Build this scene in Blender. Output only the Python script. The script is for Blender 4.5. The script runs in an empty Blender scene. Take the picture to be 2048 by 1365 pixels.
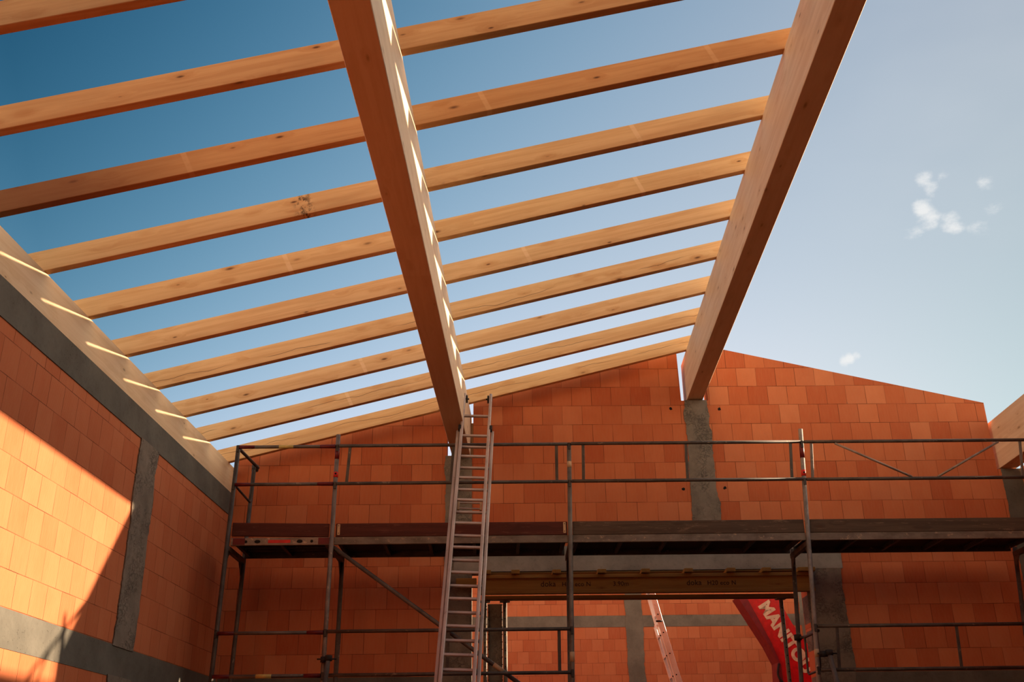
import bpy, bmesh, math, random
from mathutils import Vector, Matrix, noise as mnoise
random.seed(7)
SC = bpy.context.scene
COL = SC.collection
PI = math.pi

# ------------------------------------------------------------------ camera, sky, sun, exposure
cam = bpy.data.cameras.new('camera'); camo = bpy.data.objects.new('camera', cam); COL.objects.link(camo)
cam.sensor_width = 36.0; cam.lens = 36.518; cam.clip_start = 0.05; cam.clip_end = 500
_r, _y, _p = -0.0131, 0.0223, 0.4074          # roll, yaw, pitch
fw = Vector((-math.sin(_y)*math.cos(_p), math.cos(_y)*math.cos(_p), math.sin(_p)))
rt = Vector((math.cos(_y), math.sin(_y), 0)); up = rt.cross(fw)
r2 = rt*math.cos(_r)+up*math.sin(_r); u2 = up*math.cos(_r)-rt*math.sin(_r)
M = Matrix((r2, u2, -fw)).transposed().to_4x4(); M.translation = (0, 0, 1.6)
camo.matrix_world = M
SC.camera = camo

SUN_DIR = Vector((1.0, 0.474, 0.363)).normalized()   # towards the sun
sun = bpy.data.lights.new('sun', 'SUN'); suno = bpy.data.objects.new('sun', sun); COL.objects.link(suno)
sun.energy = 16.0; sun.color = (1.0, 0.74, 0.50); sun.angle = math.radians(0.55)
suno.rotation_euler = SUN_DIR.to_track_quat('Z', 'Y').to_euler()

SC.view_settings.view_transform = 'Standard'; SC.view_settings.look = 'None'
SC.view_settings.gamma = 1.0; SC.view_settings.use_curve_mapping = False
SC.view_settings.exposure = 0.0

class NT:
    """tiny node-tree builder"""
    def __init__(s, tree): s.t = tree; s.t.nodes.clear()
    def n(s, kind, ins=None, **kw):
        nd = s.t.nodes.new(kind)
        for k, v in kw.items(): setattr(nd, k, v)
        for k, v in (ins or {}).items():
            if isinstance(v, bpy.types.NodeSocket): s.t.links.new(v, nd.inputs[k])
            else: nd.inputs[k].default_value = v
        return nd
    def m(s, op, a, b=None, c=None, clamp=False):
        ins = {0: a}
        if b is not None: ins[1] = b
        if c is not None: ins[2] = c
        return s.n('ShaderNodeMath', ins, operation=op, use_clamp=clamp).outputs[0]
    def mix(s, f, a, b, mode='MIX'):
        nd = s.n('ShaderNodeMix', data_type='RGBA', blend_type=mode)
        for k, v in ((0, f), (6, a), (7, b)):
            if isinstance(v, bpy.types.NodeSocket): s.t.links.new(v, nd.inputs[k])
            else: nd.inputs[k].default_value = (tuple(v)+(1,) if hasattr(v, '__len__') and len(v) == 3 else v)
        return nd.outputs[2]
    def rng(s, v, a, b, c=0.0, d=1.0, smooth=True):
        return s.n('ShaderNodeMapRange', {0: v, 1: a, 2: b, 3: c, 4: d}, interpolation_type='SMOOTHSTEP' if smooth else 'LINEAR').outputs[0]
    def noise(s, vec, scale, detail=3.0, rough=0.5):
        return s.n('ShaderNodeTexNoise', {'Vector': vec, 'Scale': scale, 'Detail': detail, 'Roughness': rough}).outputs[0]
    def mapv(s, vec, scale=(1, 1, 1), loc=(0, 0, 0)):
        return s.n('ShaderNodeMapping', {'Vector': vec, 'Scale': scale, 'Location': loc}).outputs[0]

world = bpy.data.worlds.new('sky'); SC.world = world; world.use_nodes = True
w = NT(world.node_tree)
tc = w.n('ShaderNodeTexCoord').outputs['Generated']
nrm = w.n('ShaderNodeVectorMath', {0: tc}, operation='NORMALIZE').outputs[0]
s_ = w.n('ShaderNodeVectorMath', {0: nrm, 1: tuple(SUN_DIR)}, operation='DOT_PRODUCT').outputs['Value']
sp = w.n('ShaderNodeSeparateXYZ', {0: nrm})
s_ = w.m('MINIMUM', w.m('MAXIMUM', s_, 0.09), 0.82)
e_ = w.m('MINIMUM', w.m('MAXIMUM', sp.outputs[2], 0.30), 0.66)
ss = w.m('MULTIPLY', s_, s_); se = w.m('MULTIPLY', s_, e_)
chan = []
for c in ([1.161, 2.756, -9.801, -5.449, 10.621], [0.522, 1.965, -5.434, -3.172, 5.125], [0.495, 1.687, -4.188, -2.913, 4.118]):
    a = w.m('MULTIPLY_ADD', s_, c[1], c[0]); a = w.m('MULTIPLY_ADD', e_, c[2], a)
    a = w.m('MULTIPLY_ADD', ss, c[3], a); a = w.m('MULTIPLY_ADD', se, c[4], a)
    chan.append(w.m('POWER', 2.718282, a))
skyc = w.n('ShaderNodeCombineXYZ', {0: chan[0], 1: chan[1], 2: chan[2]}).outputs[0]
# small broken clouds
cl = w.noise(w.mapv(nrm, (1, 1, 1.6)), 26.0, 6.0, 0.62)
def blob(d, rad):
    dd = w.n('ShaderNodeVectorMath', {0: nrm, 1: tuple(Vector(d).normalized())}, operation='DISTANCE').outputs['Value']
    return w.rng(dd, rad, rad*0.1)
blobs = None
CLOUDS = []
def px_dir(x, y):
    return r2*((x-1024)/2077.5) - u2*((y-682.5)/2077.5) + fw
for x, y, rad, k in ((1850, 360, .018, .95), (1862, 372, .016, .95), (1884, 358, .016, .75), (1845, 418, .017, .8), (1856, 436, .020, .62), (1905, 446, .019, .72), (1830, 462, .018, .4), (1955, 460, .018, .45), (1965, 366, .014, .5), (1985, 410, .020, .5), (1932, 372, .016, .35), (1688, 724, .011, 1.0), (1700, 719, .010, 1.15), (1712, 713, .009, .85)):
    b = w.m('MULTIPLY', blob(px_dir(x, y), rad), k)
    blobs = b if blobs is None else w.m('MAXIMUM', blobs, b)
cm = w.m('MULTIPLY', w.rng(w.m('MULTIPLY_ADD', blobs, 0.42, cl), 0.66, 0.98), w.rng(blobs, 0.0, 0.25))
wisp = w.rng(w.noise(w.mapv(nrm, (1, 1, 2.2), (.3, .1, 0)), 3.0, 4.0, 0.55), 0.45, 0.8)
skyc = w.mix(w.m('MULTIPLY', wisp, w.m('MULTIPLY', w.rng(s_, .6, .82), .16)), skyc, (0.72, 0.76, 0.79))
skyc = w.mix(w.m('MULTIPLY', cm, 0.85), skyc, (0.90, 0.90, 0.89))
# bright veil added to the unseen sky behind the camera, lighting rafters and gable
veil = w.m('MULTIPLY', w.rng(sp.outputs[1], 0.15, -0.45), w.rng(sp.outputs[2], 0.62, 0.30))
skyc = w.mix(veil, skyc, (2.1, 1.66, 1.2))
# brighter glow low near the sun, out of the frame to the right
glow = w.rng(w.n('ShaderNodeVectorMath', {0: nrm, 1: tuple(SUN_DIR)}, operation='DOT_PRODUCT').outputs['Value'], 0.83, 0.97)
skyc = w.mix(glow, skyc, (4.5, 4.0, 3.3))
bg = w.n('ShaderNodeBackground', {'Color': skyc, 'Strength': 1.0})
w.n('ShaderNodeOutputWorld', {0: bg.outputs[0]})

# ------------------------------------------------------------------ frame of the gable wall
GA = 0.0389; GY = 12.3836
GD = Vector((math.cos(GA), math.sin(GA), 0)); GN = Vector((-math.sin(GA), math.cos(GA), 0))
def G(u, w_, z): return Vector((0, GY, 0)) + GD*u + GN*w_ + Vector((0, 0, z))
GM = Matrix.Translation((0, GY, 0)) @ Matrix.Rotation(GA, 4, 'Z')
XL = -3.672

# ------------------------------------------------------------------ object helpers
def tag(o, label=None, cat=None, group=None, kind=None):
    if label: o['label'] = label
    if cat: o['category'] = cat
    if group: o['group'] = group
    if kind: o['kind'] = kind
    return o
def thing(name, loc, label, cat, group=None):
    o = bpy.data.objects.new(name, None); COL.objects.link(o); o.location = loc
    o.empty_display_size = 0.2
    return tag(o, label, cat, group)
def link(name, me, mat, M=None, parent=None, label=None):
    o = bpy.data.objects.new(name, me); COL.objects.link(o)
    if mat is not None and not me.materials: me.materials.append(mat)
    M = M or Matrix.Identity(4)
    if parent is not None:
        o.parent = parent
        PM = Matrix.Translation(parent.location)
        q = parent
        while q.parent is not None:
            q = q.parent; PM = Matrix.Translation(q.location) @ PM
        if parent.type != 'EMPTY': PM = WM[parent]
        o.matrix_basis = PM.inverted() @ M
    else:
        o.matrix_basis = M
    WM[o] = M
    if label: o['label'] = label
    return o
WM = {}
def bm_mesh(bm, name, smooth=False):
    me = bpy.data.meshes.new(name); bm.normal_update(); bm.to_mesh(me); bm.free()
    if smooth:
        for p in me.polygons: p.use_smooth = True
    return me
def add_box(bm, lo, hi, bev=0.0, M=None):
    r = bmesh.ops.create_cube(bm, size=1.0)['verts']
    lo = Vector(lo); hi = Vector(hi)
    for v in r: v.co = Vector([lo[i]+(v.co[i]+.5)*(hi[i]-lo[i]) for i in range(3)])
    if bev > 0:
        es = list({e for v in r for e in v.link_edges})
        r2_ = bmesh.ops.bevel(bm, geom=es, offset=bev, segments=1, profile=.7, affect='EDGES')
        r = list({v for f in r2_['faces'] for v in f.verts} | {v for v in r if v.is_valid})
    if M is not None:
        for v in r: v.co = M @ v.co
    return r
def frame(p0, p1, upv=(0, 0, 1)):
    """matrix with local X from p0 to p1, local Z as near to upv as possible, origin at p0"""
    p0 = Vector(p0); p1 = Vector(p1); x = (p1-p0).normalized(); upv = Vector(upv)
    if abs(x.dot(upv)) > .999: upv = Vector((0, 1, 0))
    y = upv.cross(x).normalized(); z = x.cross(y)
    Mx = Matrix((x, y, z)).transposed().to_4x4(); Mx.translation = p0
    return Mx, (p1-p0).length
def bar(name, p0, p1, wy, wz, mat, parent=None, upv=(0, 0, 1), bev=.003, oy=0.0, oz=0.0, label=None):
    Mx, L = frame(p0, p1, upv); bm = bmesh.new()
    add_box(bm, (0, -wy/2+oy, -wz/2+oz), (L, wy/2+oy, wz/2+oz), bev)
    return link(name, bm_mesh(bm, name), mat, Mx, parent, label)
def add_tube(bm, p0, p1, r, seg=14, r1=None, caps=True):
    Mx, L = frame(p0, p1)
    q = bmesh.ops.create_cone(bm, cap_ends=caps, segments=seg, radius1=r, radius2=r if r1 is None else r1, depth=L)['verts']
    R_ = Mx @ Matrix.Translation((L/2, 0, 0)) @ Matrix.Rotation(PI/2, 4, 'Y')
    for v in q: v.co = R_ @ v.co
    return q
def smooth_me(me):
    for p in me.polygons: p.use_smooth = len(p.vertices) == 4
    return me
def tube(name, p0, p1, r, mat, parent=None, seg=14, label=None, r1=None):
    Mx, L = frame(p0, p1); bm = bmesh.new(); add_tube(bm, (0, 0, 0), (L, 0, 0), r, seg, r1)
    return link(name, smooth_me(bm_mesh(bm, name)), mat, Mx, parent, label)
def polytube(name, pts, r, mat, parent=None, M=None, label=None):
    """a bent tube through pts as one mesh"""
    cu = bpy.data.curves.new(name, 'CURVE'); cu.dimensions = '3D'; s = cu.splines.new('POLY'); s.points.add(len(pts)-1)
    o0 = Vector(pts[0])
    for i, p in enumerate(pts): s.points[i].co = (*(Vector(p)-o0), 1)
    cu.bevel_depth = r; cu.bevel_resolution = 3; cu.use_fill_caps = True
    t = bpy.data.objects.new('tmp', cu); COL.objects.link(t)
    me = bpy.data.meshes.new_from_object(t.evaluated_get(bpy.context.evaluated_depsgraph_get()))
    bpy.data.objects.remove(t); bpy.data.curves.remove(cu)
    for p in me.polygons: p.use_smooth = True
    me.name = name
    return link(name, me, mat, Matrix.Translation(o0), parent, label)
def rounded(pts, rad=.06, n=4):
    out = [Vector(pts[0])]
    for a, b, c in zip(pts, pts[1:], pts[2:]):
        a, b, c = Vector(a), Vector(b), Vector(c)
        d1 = (a-b).normalized()*rad; d2 = (c-b).normalized()*rad
        for i in range(n+1):
            t = i/n; out.append((b+d1)*(1-t)**2 + b*2*t*(1-t) + (b+d2)*t*t)
    out.append(Vector(pts[-1])); return out
def prism(name, outline, w0, w1, mat, M=None, parent=None, label=None):
    """outline of (x, z) extruded along local y from w0 to w1"""
    bm = bmesh.new(); a = [bm.verts.new((x, w0, z)) for x, z in outline]; b = [bm.verts.new((x, w1, z)) for x, z in outline]
    n = len(outline); bm.faces.new(a); bm.faces.new(b[::-1])
    for i in range(n): bm.faces.new((a[i], b[i], b[(i+1) % n], a[(i+1) % n]))
    bmesh.ops.recalc_face_normals(bm, faces=bm.faces)
    bmesh.ops.triangulate(bm, faces=[f for f in bm.faces if len(f.verts) > 4])
    return link(name, bm_mesh(bm, name), mat, M, parent, label)

# ------------------------------------------------------------------ materials
def mat(name):
    m = bpy.data.materials.new(name); m.use_nodes = True; return m, NT(m.node_tree)
def finish(t, color, rough=.8, bump=None, bdist=.004, bstr=.6, metal=0.0, spec=.3):
    ins = {'Base Color': color if isinstance(color, bpy.types.NodeSocket) else (*color, 1), 'Roughness': rough, 'Metallic': metal, 'Specular IOR Level': spec}
    if bump is not None:
        ins['Normal'] = t.n('ShaderNodeBump', {'Height': bump, 'Distance': bdist, 'Strength': bstr}).outputs[0]
    b = t.n('ShaderNodeBsdfPrincipled', ins); t.n('ShaderNodeOutputMaterial', {0: b.outputs[0]})

def brick_mat(name, du=0.0, dz=0.0395, c1=(.62, .195, .080), c2=(.47, .115, .045), bw=.25, rh=.25, pl=.42, pc=(.70, .29, .14)):
    m, t = mat(name); oc = t.n('ShaderNodeTexCoord').outputs['Object']; s = t.n('ShaderNodeSeparateXYZ', {0: oc})
    u = t.m('SUBTRACT', s.outputs[0], du-50); z = t.m('SUBTRACT', s.outputs[2], dz)
    wob = t.m('MULTIPLY_ADD', t.noise(oc, .9, 1), .012, -.006)
    vec = t.n('ShaderNodeCombineXYZ', {0: u, 1: t.m('ADD', z, wob), 2: 0.0}).outputs[0]
    br = t.n('ShaderNodeTexBrick', {'Vector': vec, 'Scale': 1.0, 'Mortar Size': .0028, 'Mortar Smooth': .25, 'Bias': 0.0, 'Brick Width': bw, 'Row Height': rh,
             'Color1': (0, 0, 0, 1), 'Color2': (1, 1, 1, 1), 'Mortar': (0, 0, 0, 1)}, offset=.5, offset_frequency=2, squash=1.0)
    tone = br.outputs[0]; mort = br.outputs[1]
    # per block tone and a second one from white noise
    row = t.m('FLOOR', t.m('DIVIDE', z, rh)); odd = t.m('SUBTRACT', 1.0, t.m('MODULO', t.m('ABSOLUTE', row), 2.0))
    ub = t.m('FLOOR', t.m('DIVIDE', t.m('MULTIPLY_ADD', odd, bw/2, u), bw))
    wn = t.n('ShaderNodeTexWhiteNoise', {0: t.n('ShaderNodeCombineXYZ', {0: ub, 1: row}).outputs[0]}, noise_dimensions='3D')
    wv = wn.outputs[0]
    col = t.mix(wv, c1, c2)
    pale = t.m('MULTIPLY', t.rng(t.n('ShaderNodeSeparateColor', {0: wn.outputs[1]}).outputs[1], .66, .95), pl)
    col = t.mix(pale, col, pc)
    cloud = t.noise(t.mapv(oc, (1, 1, .6)), 3.2, 4, .6)
    col = t.mix(t.rng(cloud, .3, .75, 0, .28), col, (.44, .085, .025))
    grain = t.noise(t.mapv(oc, (60, 1, 6)), 1.0, 3)
    col = t.mix(t.rng(grain, .35, .7, 0, .18), col, (.56, .22, .10))
    rib = t.m('SINE', t.m('MULTIPLY', u, 2*PI/.0165)); ribn = t.m('MULTIPLY_ADD', rib, .5, .5)
    col = t.mix(t.m('MULTIPLY', t.m('SUBTRACT', 1.0, ribn), .16), col, (.33, .07, .02))
    sm = t.rng(t.noise(oc, 7.0, 4, .7), .63, .72, 0, .6)
    nearj = t.n('ShaderNodeTexBrick', {'Vector': vec, 'Scale': 1.0, 'Mortar Size': .010, 'Mortar Smooth': .8, 'Brick Width': bw, 'Row Height': rh}, offset=.5, offset_frequency=2).outputs[1]
    col = t.mix(t.m('MULTIPLY', sm, nearj), col, (.24, .17, .12))
    gapn = t.noise(oc, 2.3, 2); thin = t.rng(gapn, .38, .62, .35, .92)
    col = t.mix(t.m('MULTIPLY', mort, thin), col, (.085, .028, .012))
    h = t.m('MULTIPLY_ADD', mort, -1.0, t.m('MULTIPLY', ribn, .22)); h = t.m('ADD', h, t.m('MULTIPLY', grain, .3))
    h = t.m('ADD', h, t.m('MULTIPLY', wv, .5))
    finish(t, col, .9, h, .004, .7, spec=.15)
    return m
MB_G = brick_mat('clay_block_gable', du=.095)
MB_L = brick_mat('clay_block_side', du=.0225, c1=(.54, .175, .074), c2=(.475, .138, .056), pl=.3, pc=(.58, .22, .10))
MB_B = brick_mat('clay_block_far', du=.06, dz=.08, c1=(.56, .17, .07), c2=(.44, .11, .045), pl=.3)

def concrete(name, c=(.20, .185, .155), rough_scale=1.0, c2=None, relief=0.0):
    m, t = mat(name); oc = t.n('ShaderNodeTexCoord').outputs['Object']
    a = t.noise(oc, 2.2*rough_scale, 5, .6); b = t.noise(oc, 22*rough_scale, 4, .65)
    c2 = c2 or tuple(x*.68 for x in c)
    col = t.mix(t.rng(a, .3, .72), c, c2)
    col = t.mix(t.rng(b, .5, .8, 0, .4), col, tuple(x*.45 for x in c))
    pit = t.n('ShaderNodeTexVoronoi', {'Vector': oc, 'Scale': 34.0*rough_scale}).outputs[0]
    pv = t.rng(pit, .10, .16, 0, 1)
    dots = t.m('MULTIPLY', t.m('SUBTRACT', 1.0, pv), t.rng(a, .5, .6))
    col = t.mix(t.m('MULTIPLY', dots, .8), col, tuple(x*.25 for x in c))
    h = t.m('SUBTRACT', t.m('ADD', t.m('MULTIPLY', b, .8), t.m('MULTIPLY', a, .5)), dots)
    if relief:
        wv = t.noise(t.mapv(oc, (13, 13, 17)), 1.0, 5, .75)
        ln = t.rng(t.m('ABSOLUTE', t.m('SUBTRACT', wv, .5)), .035, .0)
        ln = t.m('MULTIPLY', ln, t.rng(t.noise(t.mapv(oc, (4, 4, 3), (3, 3, 3)), 1.0, 2), .42, .60))
        col = t.mix(t.m('MULTIPLY', ln, relief), col, tuple(x*.3 for x in c))
        h = t.m('SUBTRACT', h, t.m('MULTIPLY', ln, 1.5))
    finish(t, col, .92, h, .006, .6, spec=.15)
    return m
MC = concrete('concrete_band', (.15, .14, .115))
MCP = concrete('concrete_pillar', (.24, .20, .155), 1.6, relief=.75)
MCB = concrete('concrete_far', (.20, .165, .125))
MCL = concrete('concrete_lintel', (.30, .27, .235), 1.0)
MGROUND = concrete('ground_slab', (.09, .07, .055), .5)

def wood(name, base, dark, knot=(.10, .035, .012), lam=0.0, marks=False, grain=.4, knots=1.0, spec=.25, rough=.62, wear=0.0, wearc=(.35, .2, .12)):
    m, t = mat(name); oi = t.n('ShaderNodeObjectInfo'); tcn = t.n('ShaderNodeTexCoord').outputs['Object']
    rnd = oi.outputs['Random']
    off = t.n('ShaderNodeCombineXYZ', {0: t.m('MULTIPLY', rnd, 91.0), 1: t.m('MULTIPLY', rnd, 37.0), 2: t.m('MULTIPLY', rnd, 53.0)}).outputs[0]
    oc = t.n('ShaderNodeVectorMath', {0: tcn, 1: off}, operation='ADD').outputs[0]
    # knots: sparse cells stretched along the grain
    kv = t.n('ShaderNodeTexVoronoi', {'Vector': t.mapv(oc, (3.4, 10.0, 10.0)), 'Scale': 1.0, 'Randomness': 1.0}, feature='F1')
    kd = kv.outputs['Distance']; kr = t.n('ShaderNodeSeparateColor', {0: kv.outputs['Color']}).outputs[0]
    kon = t.rng(kr, .35, .40)
    kcore = t.m('MULTIPLY', t.rng(kd, t.n('ShaderNodeMath', {0: kr, 1: .20}, operation='MULTIPLY').outputs[0], .03), kon)
    khalo = t.m('MULTIPLY', t.rng(kd, .50, .08), kon)
    # flowing grain, pushed round the knots
    lowf = t.noise(t.mapv(oc, (.5, 3, 3)), 1.0, 2)
    warp = t.m('MULTIPLY_ADD', khalo, .9, t.m('MULTIPLY', lowf, 3.0))
    s = t.n('ShaderNodeSeparateXYZ', {0: oc})
    g1 = t.noise(t.n('ShaderNodeCombineXYZ', {0: t.m('MULTIPLY', s.outputs[0], .8), 1: t.m('MULTIPLY_ADD', s.outputs[1], 26.0, warp), 2: t.m('MULTIPLY_ADD', s.outputs[2], 26.0, warp)}).outputs[0], 1.0, 4, .55)
    g2 = t.noise(t.mapv(oc, (5, 120, 120)), 1.0, 3, .6)
    col = t.mix(t.rng(g1, .38, .66, 0, grain), base, dark)
    col = t.mix(t.rng(g2, .45, .75, 0, grain*.45), col, dark)
    patch = t.noise(t.mapv(oc, (1.1, 5, 5)), 1.0, 3, .6)
    col = t.mix(t.rng(patch, .5, .78, 0, .42), col, tuple((base[i]*.42+dark[i]*.35) for i in range(3)))
    col = t.mix(t.rng(patch, .46, .2, 0, .35), col, tuple(min(1, x*1.22) for x in base))
    col = t.mix(t.m('MULTIPLY', khalo, .38*knots), col, dark)
    col = t.mix(t.m('MULTIPLY', kcore, .9*knots), col, knot)
    h = t.m('ADD', t.m('MULTIPLY', g1, .3), t.m('MULTIPLY', g2, .4))
    if lam:
        so = t.n('ShaderNodeSeparateXYZ', {0: tcn})
        li = t.m('DIVIDE', so.outputs[2], lam); fl = t.m('FLOOR', li); fr = t.m('SUBTRACT', li, fl)
        seam = t.m('MAXIMUM', t.rng(fr, .03, .0), t.rng(fr, .97, 1.0))
        wn = t.n('ShaderNodeTexWhiteNoise', {0: t.n('ShaderNodeCombineXYZ', {0: fl, 1: t.m('FLOOR', t.m('MULTIPLY_ADD', so.outputs[0], .35, t.m('MULTIPLY', fl, .37)))}).outputs[0]}).outputs[0]
        col = t.mix(t.m('MULTIPLY', wn, .22), col, dark)
        col = t.mix(t.m('MULTIPLY', seam, .30), col, dark)
    if marks:
        so = t.n('ShaderNodeSeparateXYZ', {0: tcn})
        for an in ('mark_a', 'mark_b', 'mark_c'):
            at = t.n('ShaderNodeAttribute', attribute_name=an, attribute_type='OBJECT').outputs['Fac']
            d = t.m('ABSOLUTE', t.m('SUBTRACT', t.m('MULTIPLY_ADD', so.outputs[2], .18, so.outputs[0]), at))
            n_ = t.rng(t.noise(t.mapv(oc, (9, 9, 30)), 1.0, 2), .3, .5, .35, 1)
            col = t.mix(t.m('MULTIPLY', t.m('MULTIPLY', t.rng(d, .024, .014), n_), .62), col, (.85, .60, .36))
        at = t.n('ShaderNodeAttribute', attribute_name='stain', attribute_type='OBJECT').outputs['Fac']
        d = t.m('ABSOLUTE', t.m('SUBTRACT', so.outputs[0], at))
        st = t.m('MULTIPLY', t.rng(d, .10, .01), t.rng(t.noise(t.mapv(oc, (22, 10, 26)), 1.0, 4, .7), .46, .6))
        col = t.mix(t.m('MULTIPLY', st, .85), col, (.05, .03, .02))
        # old brown weathering over the left end
        at = t.n('ShaderNodeAttribute', attribute_name='brown_to', attribute_type='OBJECT').outputs['Fac']
        bw_ = t.rng(t.m('SUBTRACT', so.outputs[0], at), .55, -.75)
        col = t.mix(t.m('MULTIPLY', bw_, .82), col, (.19, .075, .03))
        # long drying crack
        at = t.n('ShaderNodeAttribute', attribute_name='crack', attribute_type='OBJECT').outputs['Fac']
        wv = t.m('MULTIPLY_ADD', t.noise(t.mapv(oc, (1.6, 0, 0)), 1.0, 3), .16, -.08)
        d = t.m('ABSOLUTE', t.m('SUBTRACT', t.m('SUBTRACT', so.outputs[2], at), wv))
        br_ = t.rng(t.noise(t.mapv(oc, (.9, 0, 0), (7, 0, 0)), 1.0, 2), .44, .52)
        col = t.mix(t.m('MULTIPLY', t.m('MULTIPLY', t.rng(d, .0035, .001), br_), .85), col, (.07, .025, .012))
    if wear:
        wz = t.rng(t.noise(t.mapv(oc, (5, 18, 40)), 1.0, 5, .7), .58, .66)
        col = t.mix(t.m('MULTIPLY', wz, wear), col, wearc)
    col = t.mix(1.0, col, oi.outputs['Color'], 'MULTIPLY')
    finish(t, col, rough, h, .002, .35, spec=spec)
    return m
M_RAFTER = wood('pine_rafter', (.76, .50, .26), (.52, .24, .08), marks=True)
M_GLULAM = wood('glued_spruce', (.82, .64, .44), (.60, .38, .19), lam=.04, knots=.75, grain=.32)
M_BOARD_RED = wood('toe_board_red', (.10, .028, .018), (.04, .012, .009), knots=.3, wear=.35, wearc=(.20, .08, .05), rough=.85)
M_BOARD_GREY = wood('toe_board_grey', (.105, .07, .048), (.035, .022, .015), knots=.4, wear=.5, wearc=(.26, .17, .11), rough=.9)
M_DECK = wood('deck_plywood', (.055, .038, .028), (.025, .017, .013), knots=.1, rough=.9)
M_FORM = wood('formwork_timber', (.34, .19, .045), (.20, .095, .02), knots=.5, rough=.75)
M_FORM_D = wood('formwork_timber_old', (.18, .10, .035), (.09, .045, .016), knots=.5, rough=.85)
M_LATH = wood('lath_pine', (.66, .46, .26), (.5, .3, .13), knots=.3)

def metal(name, c, c2, rough=.5, metallic=.6, scale=9, spots=(.45, .33, .22), sa=.5, lo=.62):
    m, t = mat(name); oc = t.n('ShaderNodeTexCoord').outputs['Object']; oi = t.n('ShaderNodeObjectInfo').outputs['Random']
    v = t.n('ShaderNodeVectorMath', {0: oc, 1: t.n('ShaderNodeCombineXYZ', {0: t.m('MULTIPLY', oi, 77.0), 1: 0.0, 2: 0.0}).outputs[0]}, operation='ADD').outputs[0]
    a = t.noise(t.mapv(v, (.5, 1, 1)), scale, 4, .65)
    col = t.mix(t.rng(a, .35, .68), c, c2)
    b = t.noise(t.mapv(v, (.7, 1, 1), (3, 5, 8)), scale*2.2, 4, .7)
    col = t.mix(t.rng(b, lo, lo+.06, 0, sa), col, spots)
    col = t.mix(1.0, col, t.n('ShaderNodeObjectInfo').outputs['Color'], 'MULTIPLY')
    finish(t, col, rough, b, .0015, .3, metal=metallic, spec=.4)
    return m
M_STEEL = metal('scaffold_steel', (.17, .135, .11), (.09, .07, .058), .6, .35)
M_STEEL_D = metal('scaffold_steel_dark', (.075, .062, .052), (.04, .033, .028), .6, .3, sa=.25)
M_GALV = metal('galvanised_steel', (.42, .40, .38), (.23, .20, .18), .45, .6, 14, (.32, .20, .11), .35)
M_ALU = metal('ladder_aluminium', (.58, .48, .42), (.42, .33, .28), .5, .35, 5, (.22, .15, .11), .4)
M_ALUW = metal('ladder_aluminium_pale', (.80, .80, .78), (.66, .64, .62), .45, .3, 5, (.3, .24, .2), .3)
M_PROP = metal('prop_steel', (.16, .13, .10), (.08, .06, .045), .6, .3, 10, (.4, .22, .08), .6, .58)
M_DECKE = metal('deck_edge_steel', (.21, .165, .13), (.12, .09, .07), .6, .3, 8, (.50, .34, .22), .55, .60)
def plain(name, c, rough=.6, spec=.3, metal_=0.0):
    m, t = mat(name); oc = t.n('ShaderNodeTexCoord').outputs['Object']
    a = t.noise(oc, 11.0, 3); finish(t, t.mix(t.rng(a, .3, .7), c, tuple(x*.72 for x in c)), rough, a, .001, .2, spec=spec, metal=metal_)
    return m
M_RED = plain('red_paint', (.16, .012, .012), .5)
M_REDB = plain('red_label', (.75, .03, .02), .5)
M_YEL = plain('yellow_tape', (.70, .52, .16), .6)
M_CREAM = plain('cream_tape', (.62, .42, .24), .7)
M_BLACK = plain('black_rubber', (.03, .024, .02), .7)
M_DARK = plain('dark_hole', (.012, .009, .007), .9)
M_INK = plain('black_ink', (.035, .02, .01), .8)
M_BOOM = plain('boom_red', (.72, .006, .014), .28, .5)
M_BOOM_SHADE = plain('boom_shaded', (.22, .012, .02), .4, .4)  # darker copy of the boom red, shade of the underside put into the colour
M_LETTER = plain('cream_letters', (.95, .80, .52), .5)

# ------------------------------------------------------------------ the shell
def struct(name, outline, w0, w1, m, M): return tag(prism(name, outline, w0, w1, m, M), kind='structure')
# ground
bm = bmesh.new(); add_box(bm, (-60, -40, -.3), (60, 60, 0)); struct_floor = link('floor', bm_mesh(bm, 'floor'), MGROUND); tag(struct_floor, kind='structure')

# left wall: local x = world Y, local y towards -X
LM = Matrix.Translation((XL, 0, 0)) @ Matrix.Rotation(PI/2, 4, 'Z')
Z_BAND0, Z_BAND1 = 2.525, 2.785
Z_RING0, Z_RING1 = 4.640, 4.905
struct('wall_left', [(-6, 0), (12.236, 0), (12.236, Z_RING0), (-6, Z_RING0)], 0, .30, MB_L, LM)
struct('trim_1', [(-6, Z_BAND0), (12.2, Z_BAND0), (12.2, Z_BAND1), (-6, Z_BAND1)], -.004, .02, MC, LM)
struct('trim_2', [(-6, Z_RING0), (12.22, Z_RING0), (12.22, Z_RING1), (-6, Z_RING1)], -.008, .30, MC, LM)
def ragged(x0, x1, z0, z1, amp0, amp1, seed, step=.02, d0=0.0, d1=0.0):
    """outline of a poured pillar whose edges smear over the blocks beside it"""
    rr = random.Random(seed); n = int((z1-z0)/step); L = []; R_ = []
    for i in range(n+1):
        z = z0+(z1-z0)*i/n
        a = mnoise.noise(Vector((seed*3.1, z*3.3, 0)))+.5*mnoise.noise(Vector((seed*3.1, z*11, 4)))+.35*mnoise.noise(Vector((seed, z*31, 7)))
        b = mnoise.noise(Vector((seed*5.7+9, z*3.3, 0)))+.5*mnoise.noise(Vector((seed*5.7, z*11, 8)))+.35*mnoise.noise(Vector((seed+3, z*31, 9)))
        k = 1-i/n; bulge = max(0, mnoise.noise(Vector((seed*2.3, z*5.0, 2)))-.12)*1.2
        L.append((x0+d0*k+(a-bulge)*amp0*1.2, z)); R_.append((x1+d1*k+(b+bulge)*amp1*1.2, z))
    return L+R_[::-1]
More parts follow.
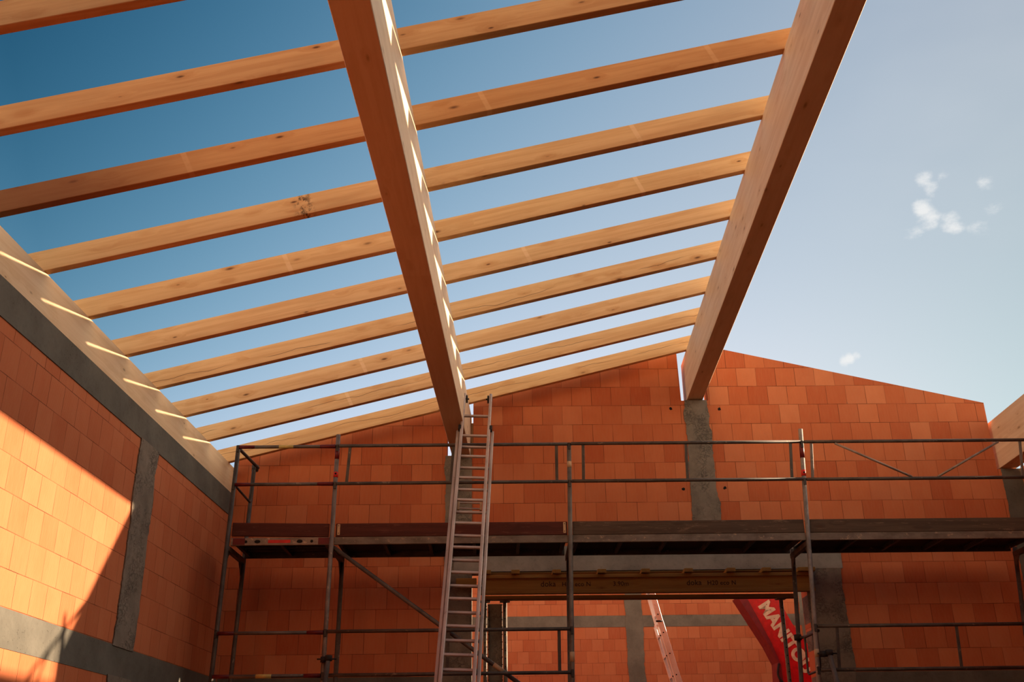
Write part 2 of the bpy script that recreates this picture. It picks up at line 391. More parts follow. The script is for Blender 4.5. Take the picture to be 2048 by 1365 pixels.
struct('trim_3', ragged(9.13, 9.60, Z_BAND1-.01, Z_RING0+.01, .025, .03, 3), -.012, .02, MCP, LM)
struct('trim_4', ragged(9.10, 9.62, 0, Z_BAND0+.01, .025, .03, 5), -.012, .02, MCP, LM)

# gable wall with the wide opening and notches for the beams
def gz(u): return 6.95-.2587*(2.03-u) if u < 2.03 else 6.90-.233*(u-2.03)
OPL, OPR, OPT = -.80, 3.16, 3.965
gab = [(-3.97, 0), (OPL, 0), (OPL, OPT), (OPR, OPT), (OPR, 0), (6.42, 0), (6.42, 5.17), (5.712, 5.17),
       (5.712, gz(5.712)), (2.26, gz(2.26)), (2.205, gz(2.2)-.3), (2.205, 6.10), (1.86, 6.10), (1.845, gz(1.845)-.06), (-.775, gz(-.775)-.06),
       (-.775, 5.39), (-1.10, 5.39), (-1.10, gz(-1.10)-.06), (-3.66, gz(-3.66)-.06), (-3.69, gz(-3.66)-.08), (-3.69, 4.9), (-3.97, 4.9)]
struct('wall_back', gab, 0, .24, MB_G, GM)
struct('trim_5', ragged(-1.115, -.79, 0, 5.395, .02, .004, 11), -.012, .02, MCP, GM)
struct('trim_6', ragged(1.895, 2.185, 4.0, 6.105, .022, .025, 17, d0=-.02, d1=.05), -.010, .02, MCP, GM)
struct('trim_14', [(-3.67, Z_BAND0), (-1.10, Z_BAND0), (-1.10, Z_BAND1), (-3.67, Z_BAND1)], -.006, .02, MC, GM)
struct('trim_15', [(3.58, Z_BAND0), (5.80, Z_BAND0), (5.80, Z_BAND1), (3.58, Z_BAND1)], -.006, .02, MC, GM)
struct('trim_7', ragged(5.76, 6.3, 0, 5.172, .02, .02, 21), -.008, .02, MC, GM)
struct('trim_8', [(-1.0, OPT), (3.62, OPT), (3.62, 4.26), (-1.0, 4.26)], -.014, .235, MCL, GM)            # lintel
struct('trim_9', ragged(OPR, 3.60, 0, OPT+.02, .006, .02, 29), -.010, .22, MCP, GM)
struct('trim_10', [(OPL-.3, 0), (OPL+.012, 0), (OPL+.012, OPT), (OPL-.3, OPT)], .012, .25, MCP, GM)

# far gable wall of the hall beyond, its columns and its ring beam
BM = GM @ Matrix.Translation((0, 11, 0))
struct('wall_far', [(-6, 0), (12, 0), (12, 4.2), (12, 5.35), (4.6, 6.9), (2.5, 7.1), (-6, 5.3)], 0, .3, MB_B, BM)
struct('trim_11', [(-6, 4.835), (12, 4.835), (12, 5.08), (-6, 5.08)], -.006, .02, MCB, BM)
struct('trim_12', ragged(2.325, 2.69, 0, 6.5, .02, .022, 31), -.012, .02, MCB, BM)
struct('trim_13', ragged(6.2, 6.6, 0, 6.0, .02, .022, 33), -.012, .02, MCB, BM)
for k, (u, z) in enumerate(((1.72, 5.995), (2.335, 5.985), (1.80, 4.95), (2.31, 4.96))):
    bm = bmesh.new(); r_ = bmesh.ops.create_icosphere(bm, subdivisions=2, radius=.02)['verts']
    for v in r_: v.co.y *= .18; v.co *= 1+.5*mnoise.noise(v.co*60+Vector((k*5, 0, 0)))
    tag(link('trim_%d' % (20+k), bm_mesh(bm, 'chip'), M_DARK, GM @ Matrix.Translation((u, 0, z))), kind='structure')
# side walls of the far hall and the right wall of this one, all out of the frame
RM = Matrix.Translation((6.0, 0, 0)) @ Matrix.Rotation(PI/2, 4, 'Z')
struct('wall_right', [(-6, 0), (23.5, 0), (23.5, 5.18), (-6, 5.18)], -.30, 0, MB_L, RM)

FM = Matrix.Translation((0, -6, 0))
struct('wall_front', [(-3.97, 0), (6.3, 0), (6.3, 5.8), (2.03, 6.8), (-3.97, 5.1)], -.30, 0, MB_B, FM)  # unseen wall behind the camera, added to hold back low sky light

struct('wall_far_left', [(12.66, 0), (23.3, 0), (23.3, 5.2), (12.66, 5.2)], 0, .30, MB_L, LM)
# unseen boarded roof over and behind the camera, added to block sky light
struct('added_ceiling', [(-3.97, 5.38), (2.03, 6.93), (6.4, 5.9), (6.4, 5.94), (2.03, 6.97), (-3.97, 5.42)], -6.0, 3.5, M_FORM_D, Matrix.Identity(4))

# ------------------------------------------------------------------ purlins and ridge
def beam(name, x0, x1, y0, y1, z0, z1, label, cat='beam'):
    bm = bmesh.new(); add_box(bm, (0, 0, 0), (y1-y0, x1-x0, z1-z0), .004)
    Mx = Matrix.Translation((x1, y0, z0)) @ Matrix.Rotation(PI/2, 4, 'Z')
    o = link(name, bm_mesh(bm, name), M_GLULAM, Mx)
    return tag(o, label, cat)
Y0 = -4.0
def ridge_beams():
    o = beam('wall_plate', XL-.20, XL, Y0, 12.20, Z_RING1, 5.232, 'glued timber wall plate lying on the concrete beam of the left wall'); o.color = (.95, .93, .86, 1)
    o = beam('purlin_beam', -1.036, -.809, Y0, 12.62, 5.395, 5.975, 'wide glued timber purlin over the middle of the hall, ladder leaning beside its end')
    o = beam('ridge_beam', 1.934, 2.137, Y0, 12.74, 6.115, 6.690, 'glued timber ridge beam bearing on the tall concrete pillar of the gable wall')
    o = beam('purlin_beam', 5.752, 5.965, Y0, 12.80, 5.185, 5.80, 'glued timber purlin at the right edge, cut off by the frame')
    # the ridge and purlin run out of square a little, as built
ridge_beams()

# ------------------------------------------------------------------ rafters
SL = .2587; SK = .054; RW, RH = .071, .176
yl = [11.865, 11.03, 10.194, 9.364, 8.533, 7.706, 6.879, 6.04, 5.21, 4.38]
labels = ['pale pine rafter tight against the gable wall, lowest of the row, with a long crack',
          'pine rafter with a long wavy crack, next above the one against the gable wall',
          'pine rafter third up from the gable wall, lightly knotted',
          'pine rafter fourth up from the gable, black split left of the purlin',
          'pine rafter fifth up from the gable wall, with small round knots at its left end',
          'pine rafter sixth up from the gable wall, with wide grain and a large knot',
          'pine rafter with a black stain halfway between the left wall and the purlin',
          'reddish brown rafter, darkest of the row, with pale stripes across its face',
          'orange pine rafter just above the darkest brown one',
          'pine rafter crossing only the top left corner of the photo']
tint = [(1.02, .98, .90), (1.0, 1.0, .98), (1.0, 1.0, 1.0), (.98, .97, .93), (1, .98, .95), (.98, .94, .86), (.98, .92, .82), (.82, .62, .46), (.86, .72, .60), (.82, .68, .57)]
marks = [(3.0, -9, -9), (2.0, -9, -9), (2.3, -9, -9), (-9, -9, -9), (4.15, -9, -9), (2.05, 5.2, -9), (5.1, -9, -9), (1.72, 3.87, 5.62), (-9, -9, -9), (-9, -9, -9)]
for i, y in enumerate(yl):
    p0 = Vector((XL-.35, y-.35*SK+RW/2, 5.232-.35*SL)); L = 6.17
    d = Vector((1, SK, SL)); p1 = p0 + d*(L)
    Mx, LL = frame(p0, p1); bm = bmesh.new()
    add_box(bm, (0, -RW/2, 0), (LL, RW/2, RH), .003)
    # ridge end cut plumb
    for v in bm.verts:
        if v.co.x > LL-.01: v.co.x += (RH-v.co.z)*-math.tan(math.atan(SL)) + RH*SL*0
    o = link('roof_rafter', bm_mesh(bm, 'roof_rafter'), M_RAFTER, Mx)
    tag(o, labels[i], 'rafter', 'pine rafters of the open roof')
    o.color = (*tint[i], 1)
    o['mark_a'], o['mark_b'], o['mark_c'] = [float(v) for v in marks[i]]
    o['brown_to'] = 1.55 if i == 7 else -9.0
    o['stain'] = 2.35 if i == 6 else -9.0
    o['crack'] = {0: .10, 1: .10, 3: .06}.get(i, -9.0)

# ------------------------------------------------------------------ scaffold
WF, WB = -1.20, -.47
ZD = 4.13            # top of the upper deck
SR = .02415
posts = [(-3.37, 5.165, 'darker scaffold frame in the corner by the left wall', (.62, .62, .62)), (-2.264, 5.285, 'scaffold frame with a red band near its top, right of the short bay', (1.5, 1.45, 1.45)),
         (.33, 5.165, 'scaffold frame with a cream tape between the guard rails, right of the ladder', (1.15, 1.15, 1.1)), (2.955, 5.31, 'scaffold frame with red band and grey tip, right of the opening', (1.7, 1.7, 1.7)),
         (5.56, 5.165, 'scaffold frame at the right edge, only its back post seen', (1, 1, 1))]
ulow = [-3.425, -2.285, .28, 2.82, 5.36]
def upost(i, z): # the standards lean very slightly
    ua, ub = posts[i][0], ulow[i]; return ub+(ua-ub)*((z-2.6)/2.6)
for i, (u, zt, lab, colr) in enumerate(posts):
    g = thing('scaffold_standard', G(upost(i, 0), WF, 0), lab, 'scaffold frame', 'upright frames of the scaffold')
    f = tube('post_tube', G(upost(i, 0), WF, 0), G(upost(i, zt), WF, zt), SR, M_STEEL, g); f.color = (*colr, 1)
    zb = 5.10 if i == 0 else 4.10
    b = tube('post_tube', G(upost(i, 0)+.02, WB, 0), G(upost(i, zb)+.02, WB, zb), SR, M_STEEL, g); b.color = (.75, .75, .75, 1)
    uu = upost(i, 4.06)
    bar('transom', G(uu, WF, 4.018), G(uu+.01, WB, 4.018), .05, .055, M_STEEL, g)
    uu = upost(i, 2.08); bar('transom', G(uu, WF, 2.08), G(uu+.01, WB, 2.08), .05, .055, M_STEEL, g)
    uu = upost(i, 3.95)
    # corner gussets
    Mx, L = frame(G(uu, WF, 4.0), G(uu, WB, 4.0))
    for a, sgn in ((0, 1), (L, -1)):
        bm = bmesh.new()
        vs = [bm.verts.new((a, -.004, 0)), bm.verts.new((a+sgn*.16, -.004, 0)), bm.verts.new((a, -.004, -.16))]
        vt = [bm.verts.new((v.co.x, .004, v.co.z)) for v in vs]
        bm.faces.new(vs); bm.faces.new(vt[::-1])
        for k in range(3): bm.faces.new((vs[k], vt[k], vt[(k+1) % 3], vs[(k+1) % 3]))
        bmesh.ops.recalc_face_normals(bm, faces=bm.faces)
        link('gusset', bm_mesh(bm, 'gusset'), M_STEEL, Mx, g)
    # wedge housings on the front standard
    for zz in (5.13, 4.70, 3.12, 2.69):
        if zz < zt:
            bar('wedge', G(upost(i, zz), WF, zz-.045), G(upost(i, zz), WF, zz+.035), .03, .062, M_STEEL_D, g, upv=GN)
    if i in (1, 3):
        z0, z1 = (5.00, 5.12) if i == 1 else (4.97, 5.13)
        tube('red_band', G(upost(i, z0), WF, z0), G(upost(i, z1), WF, z1), SR+.0015, M_RED, f)
        z0, z1 = (4.79, 4.85) if i == 1 else (4.76, 4.83)
        tube('red_sticker', G(upost(i, z0), WF, z0), G(upost(i, z1), WF, z1), SR+.0018, M_REDB, f)
        tube('sticker_mark', G(upost(i, z0+.035), WF-SR-.003, z0+.038), G(upost(i, z0+.035), WF-SR+.002, z0+.038), .011, M_DARK, f)
    if i == 2:
        tube('cream_tape', G(upost(i, 4.88), WF, 4.88), G(upost(i, 4.95), WF, 4.95), SR+.0015, M_CREAM, f)
        tube('cream_tape', G(upost(i, 2.80), WF, 2.80), G(upost(i, 2.90), WF, 2.90), SR+.0015, M_CREAM, f)
    if i == 3: tube('cream_tape', G(upost(i, 2.82), WF, 2.82), G(upost(i, 2.90), WF, 2.90), SR+.0015, M_CREAM, f)

TR = .0185
def single_rail(z, lab, tape=False):
    a = G(upost(0, z)+.02, WF-.03, z); b = G(upost(1, z)-.02, WF-.03, z)
    g = thing('guard_rail', a, lab, 'guard rail', 'single guard rails of the short scaffold bay')
    t_ = tube('rail_tube', a, b, TR, M_STEEL, g)
    d = (b-a).normalized()
    tube('red_end', a, a+d*.17, TR+.002, M_RED, t_, r1=TR+.001); tube('red_end', b-d*.17, b, TR+.001, M_RED, t_, r1=TR+.004)
    if tape: tube('yellow_tape', a+d*.44, a+d*.60, TR+.0015, M_YEL, t_)
single_rail(5.14, 'top guard rail of the short left scaffold bay, with yellow tape and red ends', True)
single_rail(4.71, 'knee rail of the upper short scaffold bay, plain between red ends')
single_rail(3.12, 'rail with red ends below the upper deck of the short left bay')
single_rail(2.69, 'lowest rail in the short left bay, with a yellow tape', True)

def rail_frame(i, zt, zb, ups, lab, diags=(), uend=None, mats=None):
    ua = lambda z: upost(i, z)+.02; ub = (lambda z: upost(i+1, z)-.02) if uend is None else (lambda z: uend)
    g = thing('guard_rail', G(ua(zb), WF-.03, zb), lab, 'guard rail frame', 'welded double guard rails of the scaffold')
    for z in (zt, zb):
        r_ = tube('rail_tube', G(ua(z), WF-.03, z), G(ub(z), WF-.03, z+.002), TR, M_STEEL_D, g); r_.color = (1.5, 1.4, 1.3, 1)
    for (u0, u1) in ups:
        o = bar('upright', G(u0, WF-.028, zt-TR*.7), G(u1, WF-.028, zb+TR*.7), .006, .034, M_STEEL_D, g, upv=GD); o.color = mats or (1.3, 1.25, 1.15, 1)
    for (u0, z0, u1, z1) in diags:
        o = tube('brace', G(u0, WF-.03, z0), G(u1, WF-.03, z1), .0125, M_STEEL, g); o.color = (2.2, 2.1, 2.0, 1)
    return g
rail_frame(1, 5.145, 4.712, [(-2.12, -2.14), (-.965, -.99), (.185, .18)], 'upper guard rail frame behind the ladder, left of the taped scaffold post')
rail_frame(2, 5.150, 4.718, [(.485, .475), (1.64, 1.63), (2.82, 2.79)], 'upper guard rail frame crossing in front of the ridge pillar')
rail_frame(3, 5.150, 4.716, [(3.055, 3.02), (5.42, 5.37)], 'guard rail frame with two slanted braces at the right', diags=[(3.32, 5.13, 4.13, 4.735), (4.42, 4.735, 5.17, 5.13)], mats=(2.6, 2.5, 2.4, 1))
rail_frame(1, 3.128, 2.692, [(-2.13, -2.14), (-1.0, -1.01), (.155, .15)], 'guard rail frame under the upper deck, crossing behind the ladder')
rail_frame(3, 3.130, 2.690, [(3.07, 3.04), (4.33, 4.31)], 'guard rail frame under the upper deck at the lower right')

# decks
deck_u = [(-3.365, -2.30), (-2.25, .285), (.333, 2.878), (2.925, 5.43)]
deck_lab = ['short steel deck with round holes and a red label along its edge', 'scaffold deck crossing behind the ladder', 'scaffold deck over the wide opening, bright scratches on its edge', 'scaffold deck on the right, running out of the frame']
for i, ((ua, ub), lab) in enumerate(zip(deck_u, deck_lab)):
    for lev, zt in enumerate((ZD, 2.13)):
        if lev and i > 0: continue
        if lev: continue
        g = thing('scaffold_deck', G(ua, WF, zt-.08), lab, 'scaffold deck', 'upper scaffold decks')
        for k, ww in enumerate((WF+.035, WB-.02)):
            o = bar('side_rail', G(ua, ww, zt-.04), G(ub, ww, zt-.04), .03, .082, M_DECKE if k == 0 else M_STEEL_D, g)
            if i == 0 and k == 0:
                o.color = (1.5, 1.45, 1.4, 1)
                for uu, rr, sq in ((-3.20, .016, 0), (-3.075, .019, 1), (-2.62, .019, 1), (-2.49, .016, 0)):
                    bm = bmesh.new(); add_tube(bm, (0, 0, 0), (.004, 0, 0), rr, 18)
                    me = bm_mesh(bm, 'hole')
                    Mx, _ = frame(G(uu, WF+.0185, zt-.042), G(uu, WF+.03, zt-.042)); 
                    if sq: Mx = Mx @ Matrix.Diagonal((1, 1.7, 1, 1))
                    link('hole', me, M_DARK, Mx, o)
                bar('label', G(-2.96, WF+.0185, zt-.042), G(-2.72, WF+.0185, zt-.042), .003, .034, M_REDB, o, bev=0)
                bar('red_end', G(-3.34, WF+.0185, zt-.04), G(-3.21, WF+.0185, zt-.04), .003, .07, M_RED, o, bev=0)
                bar('red_end', G(-2.42, WF+.0185, zt-.04), G(-2.30, WF+.0185, zt-.04), .003, .07, M_RED, o, bev=0)
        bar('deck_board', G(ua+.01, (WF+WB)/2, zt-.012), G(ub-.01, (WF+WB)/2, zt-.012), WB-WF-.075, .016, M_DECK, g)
        n = 2 if i == 0 else 5
        for k in range(n+1):
            uu = ua+.05+(ub-ua-.1)*k/n
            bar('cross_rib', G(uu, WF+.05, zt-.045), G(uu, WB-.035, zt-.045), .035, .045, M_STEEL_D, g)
        if i == 0:
            for ww in (-1.0, -.84, -.68): bar('deck_rib', G(ua+.07, ww, zt-.032), G(ub-.07, ww, zt-.032), .02, .022, M_STEEL_D, g)

# toe boards
toe = [(-3.36, -2.31, 'short dark red toe board in the left scaffold bay', M_BOARD_RED, .02), (-2.235, .28, 'dark red toe board passing behind the ladder', M_BOARD_RED, 0),
       (.34, 2.872, 'grey brown toe board crossing below the ridge pillar', M_BOARD_GREY, 0), (2.93, 5.43, 'weathered grey toe board at the right with a pale scrape', M_BOARD_GREY, 0)]
for k, (ua, ub, lab, m, lift) in enumerate(toe):
    g = thing('toe_board', G(ua, WF+.06, ZD), lab, 'toe board', 'toe boards standing on the upper deck')
    bar('board', G(ua, WF+.03, ZD+.075+lift), G(ub, WF+.03, ZD+.0745), .03, .145, m, g)
    if k in (1,):
        for uu in (ua+.03, ub-.03):
            c = bar('end_clip', G(uu, WF+.012, ZD+.02), G(uu, WF+.012, ZD+.14), .004, .03, M_CREAM, g, upv=GD, label='pale end clip')
            for zz in (.04, .12): tube('hole', G(uu, WF+.008, ZD+zz), G(uu, WF+.016, ZD+zz), .005, M_DARK, c)

# end guard of the left bay, bent tube
zt, zb = 5.13, 4.70
g = thing('end_guard', G(-3.36, WF, zb), 'bent end guard rail closing the scaffold platform at the left wall', 'end guard rail', 'bent end guard rails')
polytube('rail_tube', rounded([G(-3.36, WF, zt), G(-3.31, WB+.02, zt)], .05), TR, M_STEEL_D, g)
polytube('rail_tube', rounded([G(-3.36, WF, zb), G(-3.33, WB-.10, zb-.03), G(-3.325, WB-.08, zt-.02)], .07), .013, M_STEEL_D, g)
tube('clamp', G(-3.345, WB+.02, zt-.04), G(-3.345, WB+.02, zt+.03), .04, M_STEEL_D, g)
# end guard at the opening
g = thing('end_guard', G(2.84, WB, 3.12), 'bent end guard rail right of the red machine boom', 'end guard rail', 'bent end guard rails')
polytube('rail_tube', rounded([G(2.84, WB, 3.11), G(2.90, WB-.12, 3.10), G(2.885, WF+.02, 3.09)], .05), .016, M_STEEL_D, g)
polytube('rail_tube', rounded([G(2.89, WB-.16, 3.09), G(2.88, WB-.16, 2.70), G(2.87, WF+.06, 2.70), G(2.875, WF+.05, 3.07)], .06), .012, M_STEEL_D, g)
tube('clamp', G(2.85, WB-.03, 3.08), G(2.85, WB-.03, 3.14), .042, M_BLACK, g)

# diagonal brace
g = thing('diagonal_brace', G(-2.25, WF+.03, 4.0), 'long slanting scaffold brace running down behind the ladder', 'scaffold brace')
tube('brace_tube', G(-2.25, WF+.04, 4.02), G(.26, WF+.04, 2.22), .0225, M_STEEL, g).color = (.9, .9, .9, 1)
a = G(-2.25, WF+.04, 4.02); b = G(.26, WF+.04, 2.22); d = (b-a)
tube('tape', a+d*.685, a+d*.725, .0245, M_CREAM, g)

# clamped support tubes
for u0, u1, i, lab in ((-2.245, -2.30, 1, 'slanted support tube clamped low to the banded left post'), (2.925, 3.03, 3, 'slanted support tube clamped low to the post right of the opening')):
    z0 = 2.84
    g = thing('support_tube', G(u0, WF-.07, z0), lab, 'support tube', 'slanted tubes clamped to the scaffold')
    tube('tube', G(u0+.02, WF-.06, z0+.03), G(u1, WF-.62, .9), .024, M_STEEL, g)
    c = tube('clamp', G(u0-.03, WF-.03, z0-.02), G(u0-.03, WF-.03, z0+.035), .038, M_BLACK, g)
    tube('clamp', G(u0+.02, WF-.06, z0-.01), G(u0+.02, WF-.06, z0+.045), .038, M_BLACK, g)
    tube('bolt', G(u0-.10, WF-.05, z0+.01), G(u0+.10, WF-.05, z0+.01), .008, M_BLACK, g)

# ------------------------------------------------------------------ ladder leaning on the top guard rail
LT = Vector((-.670, 11.06, 5.281)); LB = Vector((-.754, 9.82, 2.497))
ld = (LT-LB).normalized(); L0 = LB - ld*(LB.z/ld.z)      # foot on the ground
lw = GD.copy(); lw = (lw - ld*lw.dot(ld)).normalized(); ln = lw.cross(ld)  # ln points away from the camera
if ln.y < 0: ln = -ln
def LP(a, x, n=0): return L0 + ld*a + lw*x + ln*n
def z2a(z): return z/ld.z
A_TOP_BASE = 5.77; A_TOP_FLY = 6.31
g = thing('extension_ladder', L0, 'tall aluminium extension ladder leaning on the scaffold guard rail under the purlin', 'ladder')
for name_, half, n0, a0, a1 in (('base_section', .192, 0.0, .02, A_TOP_BASE), ('fly_section', .152, -.045, z2a(1.2), A_TOP_FLY)):
    root = None
    for sgn in (-1, 1):
        bm = bmesh.new(); Mx, L = frame(LP(a0, sgn*half, n0), LP(a1, sgn*half, n0), ln)
        add_box(bm, (0, -.0145, -.030), (L, .0145, .030), .004)
        add_box(bm, (0, -.017, -.022), (L, .017, -.014), 0); add_box(bm, (0, -.017, .014), (L, .017, .022), 0)
        o = link('side_rail', bm_mesh(bm, 'side_rail'), M_ALU, Mx, g)
        if name_ == 'fly_section':
            tube('roller', LP(a1-.05, sgn*(half-.030)-.009, n0+.02), LP(a1-.05, sgn*(half-.030)+.009, n0+.02), .046, M_BLACK, g, seg=22, label='black rubber roller')
            tube('roller_bolt', LP(a1-.05, sgn*(half-.055), n0+.02), LP(a1-.05, sgn*(half+.02), n0+.02), .009, M_BLACK, g)
        else:
            bar('guide_hook', LP(a1-.02, sgn*(half-.020), -.05), LP(a1+.045, sgn*(half-.020), -.05), .034, .05, M_BLACK, g, upv=ln)
    a = .149 if name_ == 'base_section' else 1.475
    while a < a1-.10:
        bar('rung', LP(a, -half+.010, n0), LP(a, half-.010, n0), .027, .027, M_ALU, g, upv=ln, bev=.004)
        a += .300
g_l = g
# folding hook bracket on the rear of the ladder
ab = z2a(4.34)
for da in (0, .075): bar('bracket_bar', LP(ab+da, -.125, .07), LP(ab+da, .11, .07), .016, .016, M_ALU, g_l, upv=ln)
for x in (-.125, .11): bar('bracket_cheek', LP(ab-.03, x, .06), LP(ab+.12, x, .06), .02, .03, M_CREAM, g_l, upv=ln)

# ------------------------------------------------------------------ formwork below the lintel
g = thing('formwork_beam', G(-.66, -.10, 3.68), 'yellow timber formwork beam with black lettering under the concrete lintel', 'formwork beam')
Mx, L = frame(G(-.70, -.05, 3.80), G(3.24, -.05, 3.80))
bm = bmesh.new(); add_box(bm, (0, -.014, -.075), (L, .014, .075))
link('web', bm_mesh(bm, 'web'), M_FORM, Mx, g)
bm = bmesh.new(); add_box(bm, (0, -.04, .07), (L, .04, .11), .003); link('flange', bm_mesh(bm, 'flange'), M_FORM, Mx, g)
bm = bmesh.new(); add_box(bm, (0, -.04, -.11), (L, .04, -.07), .003); link('flange', bm_mesh(bm, 'flange'), M_FORM, Mx, g)
def text_obj(name, body, size, M, m, parent, ext=.0012, squash=1.0, bold=0.0):
    cu = bpy.data.curves.new(name, 'FONT'); cu.body = body; cu.size = size; cu.extrude = ext; cu.offset = bold; cu.space_character = 1.05
    t = bpy.data.objects.new('tmp', cu); COL.objects.link(t)
    me = bpy.data.meshes.new_from_object(t.evaluated_get(bpy.context.evaluated_depsgraph_get()))
    bpy.data.objects.remove(t); bpy.data.curves.remove(cu); me.name = name; me.materials.clear()
    return link(name, me, m, M @ Matrix.Diagonal((squash, 1, 1, 1)), parent)
TXM = GM @ Matrix.Rotation(PI/2, 4, 'X')
for u0, body, sz in ((.02, 'doka', .088), (.27, 'H20 eco N', .072), (.87, '3.90m', .072), (1.735, 'doka', .088), (1.98, 'H20 eco N', .072)):
    text_obj('lettering', body, sz, Matrix.Translation(GN*-.0655) @ GM @ Matrix.Translation((u0, 0, 3.775)) @ Matrix.Rotation(PI/2, 4, 'X'), M_INK, g, bold=0.0)
# short cross timbers
cp = [(-.62, .12), (-.272, .10), (.21, .10), (.74, .10), (1.255, .10), (1.76, .10), (2.26, .10), (2.68, .10), (3.15, .20)]
for k, (u, ww) in enumerate(cp):
    o = bar('cross_timber', G(u, -.15, 3.935), G(u, .23, 3.935), ww, .045, M_FORM)
    tag(o, ['first short cross timber at the left end of the formwork, beside the ladder', 'short cross timber on the formwork beam, next right of the ladder', 'short cross timber on the formwork beam just left of the taped post',
            'short cross timber on the formwork beam right of the taped post, above the number', 'short cross timber on the formwork beam near its middle', 'short cross timber above the second lettering of the formwork beam',
            'short cross timber right of the second lettering on the formwork', 'short cross timber on the formwork just left of the right jamb', 'wide cross timber at the right end of the formwork'][k], 'timber', 'short timbers carrying the formwork')
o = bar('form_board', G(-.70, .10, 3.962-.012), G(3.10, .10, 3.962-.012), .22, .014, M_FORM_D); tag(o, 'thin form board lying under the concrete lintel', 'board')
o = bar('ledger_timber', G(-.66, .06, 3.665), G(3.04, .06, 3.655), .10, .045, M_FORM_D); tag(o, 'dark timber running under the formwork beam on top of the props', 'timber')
o = bar('packing_block', G(-.97, -.04, 3.83), G(-.73, -.04, 3.83), .06, .10, M_FORM); tag(o, 'short wooden block seen between the ladder rungs beside the formwork beam', 'block')

o = bar('timber_offcut', G(3.235, .06, 3.58), G(3.235, .06, 3.80), .05, .045, M_LATH, upv=GD); tag(o, 'short pale upright timber offcut at the right jamb of the opening', 'timber')
# steel props
def prop(u, w_, zt, lab, lean=0.0, r=.024, zt_col=2.2):
    g = thing('steel_prop', G(u, w_, 0), lab, 'steel prop', 'steel props under the formwork')
    top = G(u+lean, w_, zt); foot = G(u, w_, 0)
    mid = foot.lerp(top, .52)
    tube('outer_tube', foot, mid, r+.007, M_PROP, g)
    it = tube('inner_tube', mid, top, r, M_PROP, g)
    k = 0; L = (top-mid).length
    while .10+.09*k < L-.05:
        p = mid.lerp(top, (.10+.09*k)/L); tube('pin_hole', p-GN*(r+.001), p-GN*(r-.004), .007, M_DARK, it); k += 1
    bar('base_plate', foot-GD*.06, foot+GD*.06, .12, .012, M_PROP, g); bar('head_plate', top-GD*.06-Vector((0, 0, .006)), top+GD*.06-Vector((0, 0, .006)), .12, .012, M_PROP, g)
prop(-.632, .10, 3.64, 'perforated steel prop just right of the ladder, left of the grey form panel')
prop(-.398, .10, 3.64, 'perforated steel prop with bright edge, right of the grey form panel')
prop(2.845, .08, 3.635, 'perforated steel prop standing in front of the red boom', lean=.02)
g = thing('formwork_slab', G(-.52, .13, 0), 'narrow grey upright formwork slab standing between two props beside the ladder', 'formwork')
bar('panel_face', G(-.515, .20, .02), G(-.515, .20, 3.62), .03, .155, MCP, g, upv=GD)
for s in (-1, 1):
    e_ = bar('panel_edge', G(-.515+s*.082, .19, .02), G(-.515+s*.082, .19, 3.62), .05, .008, M_PROP, g, upv=GD)
    for k in range(14):
        zz = 2.5+k*.085; tube('edge_hole', G(-.515+s*.080, .162, zz), G(-.515+s*.080, .166, zz), .007, M_DARK, e_)

# lath in the notch beside the purlin, and the bolt under the purlin
o = bar('pine_lath', G(-.789, .08, 5.40), G(-.789, .08, 5.84), .05, .028, M_LATH, upv=GD); tag(o, 'pale upright lath in the gap between the purlin end and the blocks', 'lath')
g = thing('beam_bracket', G(-.86, -.03, 5.41), 'small black bracket with a pale bolt under the purlin end', 'bracket')
tube('bracket_plate', G(-.865, -.06, 5.40), G(-.865, -.035, 5.40), .036, M_BLACK, g)
tube('bolt', G(-.862, -.075, 5.39), G(-.855, -.070, 5.445), .010, M_LATH, g)

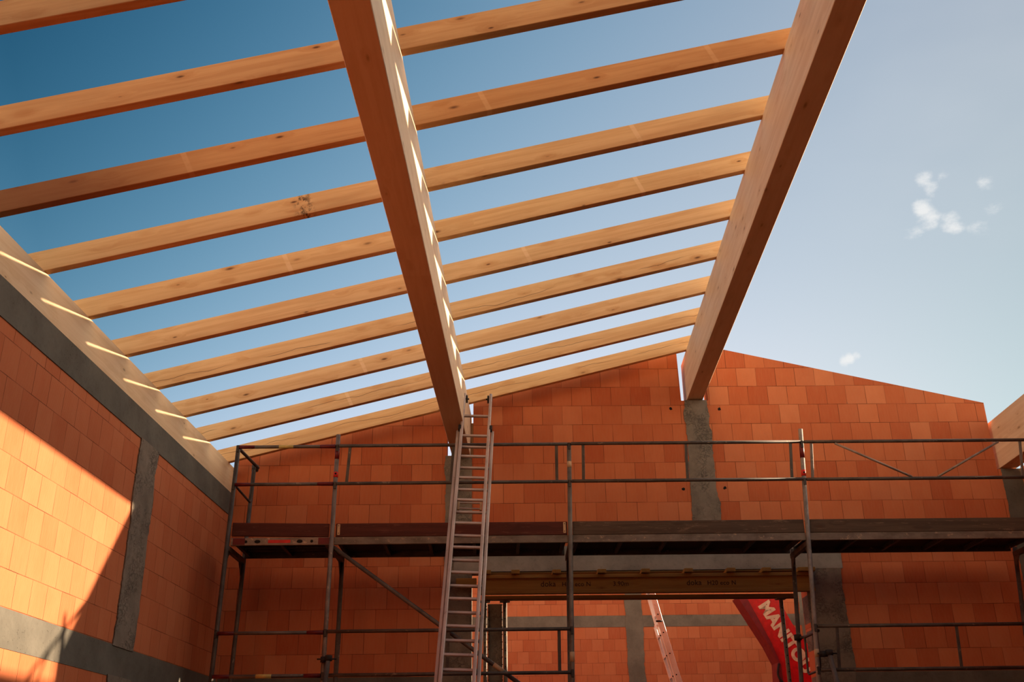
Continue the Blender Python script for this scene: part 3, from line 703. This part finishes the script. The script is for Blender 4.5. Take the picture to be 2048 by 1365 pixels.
# ------------------------------------------------------------------ beyond the opening
# telehandler boom
bd = Vector((.56, -.83)).normalized()     # direction down the boom in (u, z)
g = thing('telehandler_boom', G(4.4, 5, 3.2), 'glossy red machine boom with cream lettering rising beyond the opening', 'boom')
BW = GM
face = [(3.60, 4.50), (4.10, 4.52), (4.33, 4.03), (4.525, 3.72), (4.59, 3.51), (4.60, 3.2), (4.60, 1.4), (4.10, 1.4), (4.075, 3.12), (4.066, 3.386), (3.95, 3.73)]
prism('boom_arm', face, 5.0, 5.42, M_BOOM, GM, g)
prism('boom_edge', [(3.47, 4.47), (3.60, 4.50), (3.95, 3.73), (4.066, 3.386), (4.075, 3.12), (4.10, 1.4), (4.04, 1.4), (4.006, 3.124), (4.02, 3.42), (3.90, 3.70)], 4.98, 5.40, M_BOOM_SHADE, GM, g, label='underside of the boom with shade in its red')
polytube('hose_loop', rounded([G(4.50, 5.0, 3.80), G(4.56, 4.98, 3.84), G(4.60, 4.98, 3.80), G(4.585, 4.98, 3.72), G(4.53, 5.0, 3.71)], .03), .014, M_REDB, g)
polytube('hose', rounded([G(4.03, 4.97, 3.40), G(3.985, 4.95, 3.24), G(4.02, 4.95, 3.14), G(4.08, 4.95, 3.10), G(4.12, 4.96, 2.9)], .05), .018, M_BLACK, g)
# lettering runs down the arm
ang = math.atan2(-(4.36-3.28), (4.49-3.86))
TM = GM @ Matrix.Translation((3.80, 4.992, 4.32)) @ Matrix.Rotation(-ang, 4, 'Y') @ Matrix.Rotation(PI/2, 4, 'X')
text_obj('lettering', 'MANITOU', .285, TM, M_LETTER, g, ext=.004, squash=.93, bold=.014)

# pale ladder leaning beyond the opening, seen from the side
g = thing('leaning_ladder', G(2.62, 3.1, 0), 'pale two section ladder leaning beyond the opening, seen edge on', 'ladder')
def ladder_sec(ut, zt_, ub, zb_, wid, w0, w1, lab=None):
    rl = None
    for ww in (w0, w1):
        o = bar('side_rail', G(ub, ww, zb_), G(ut, ww, zt_), .028, wid, M_ALUW, g, upv=GD); rl = rl or o
    n = int((Vector((ut, zt_))-Vector((ub, zb_))).length/.28)
    for k in range(n):
        t_ = (k+.45)/n; u, z = ub+(ut-ub)*t_, zb_+(zt_-zb_)*t_
        bar('rung', G(u, w0, z), G(u, w1, z), .03, .03, M_ALUW, g)
        tube('rung_end', G(u-.008, w0-.0150, z), G(u-.008, w0-.0145+.001, z), .010, M_DARK, rl)
ladder_sec(1.72, 4.45, 1.880, 3.74, .078, 3.0, 3.32)
ladder_sec(1.862, 3.80, 2.80, .02, .085, 2.98, 3.34)
ladder_sec(1.826, 3.76, 2.72, .10, .04, 3.03, 3.30)
tube('latch', G(1.80, 2.97, 3.80), G(1.89, 2.97, 3.80), .014, M_BLACK, g)
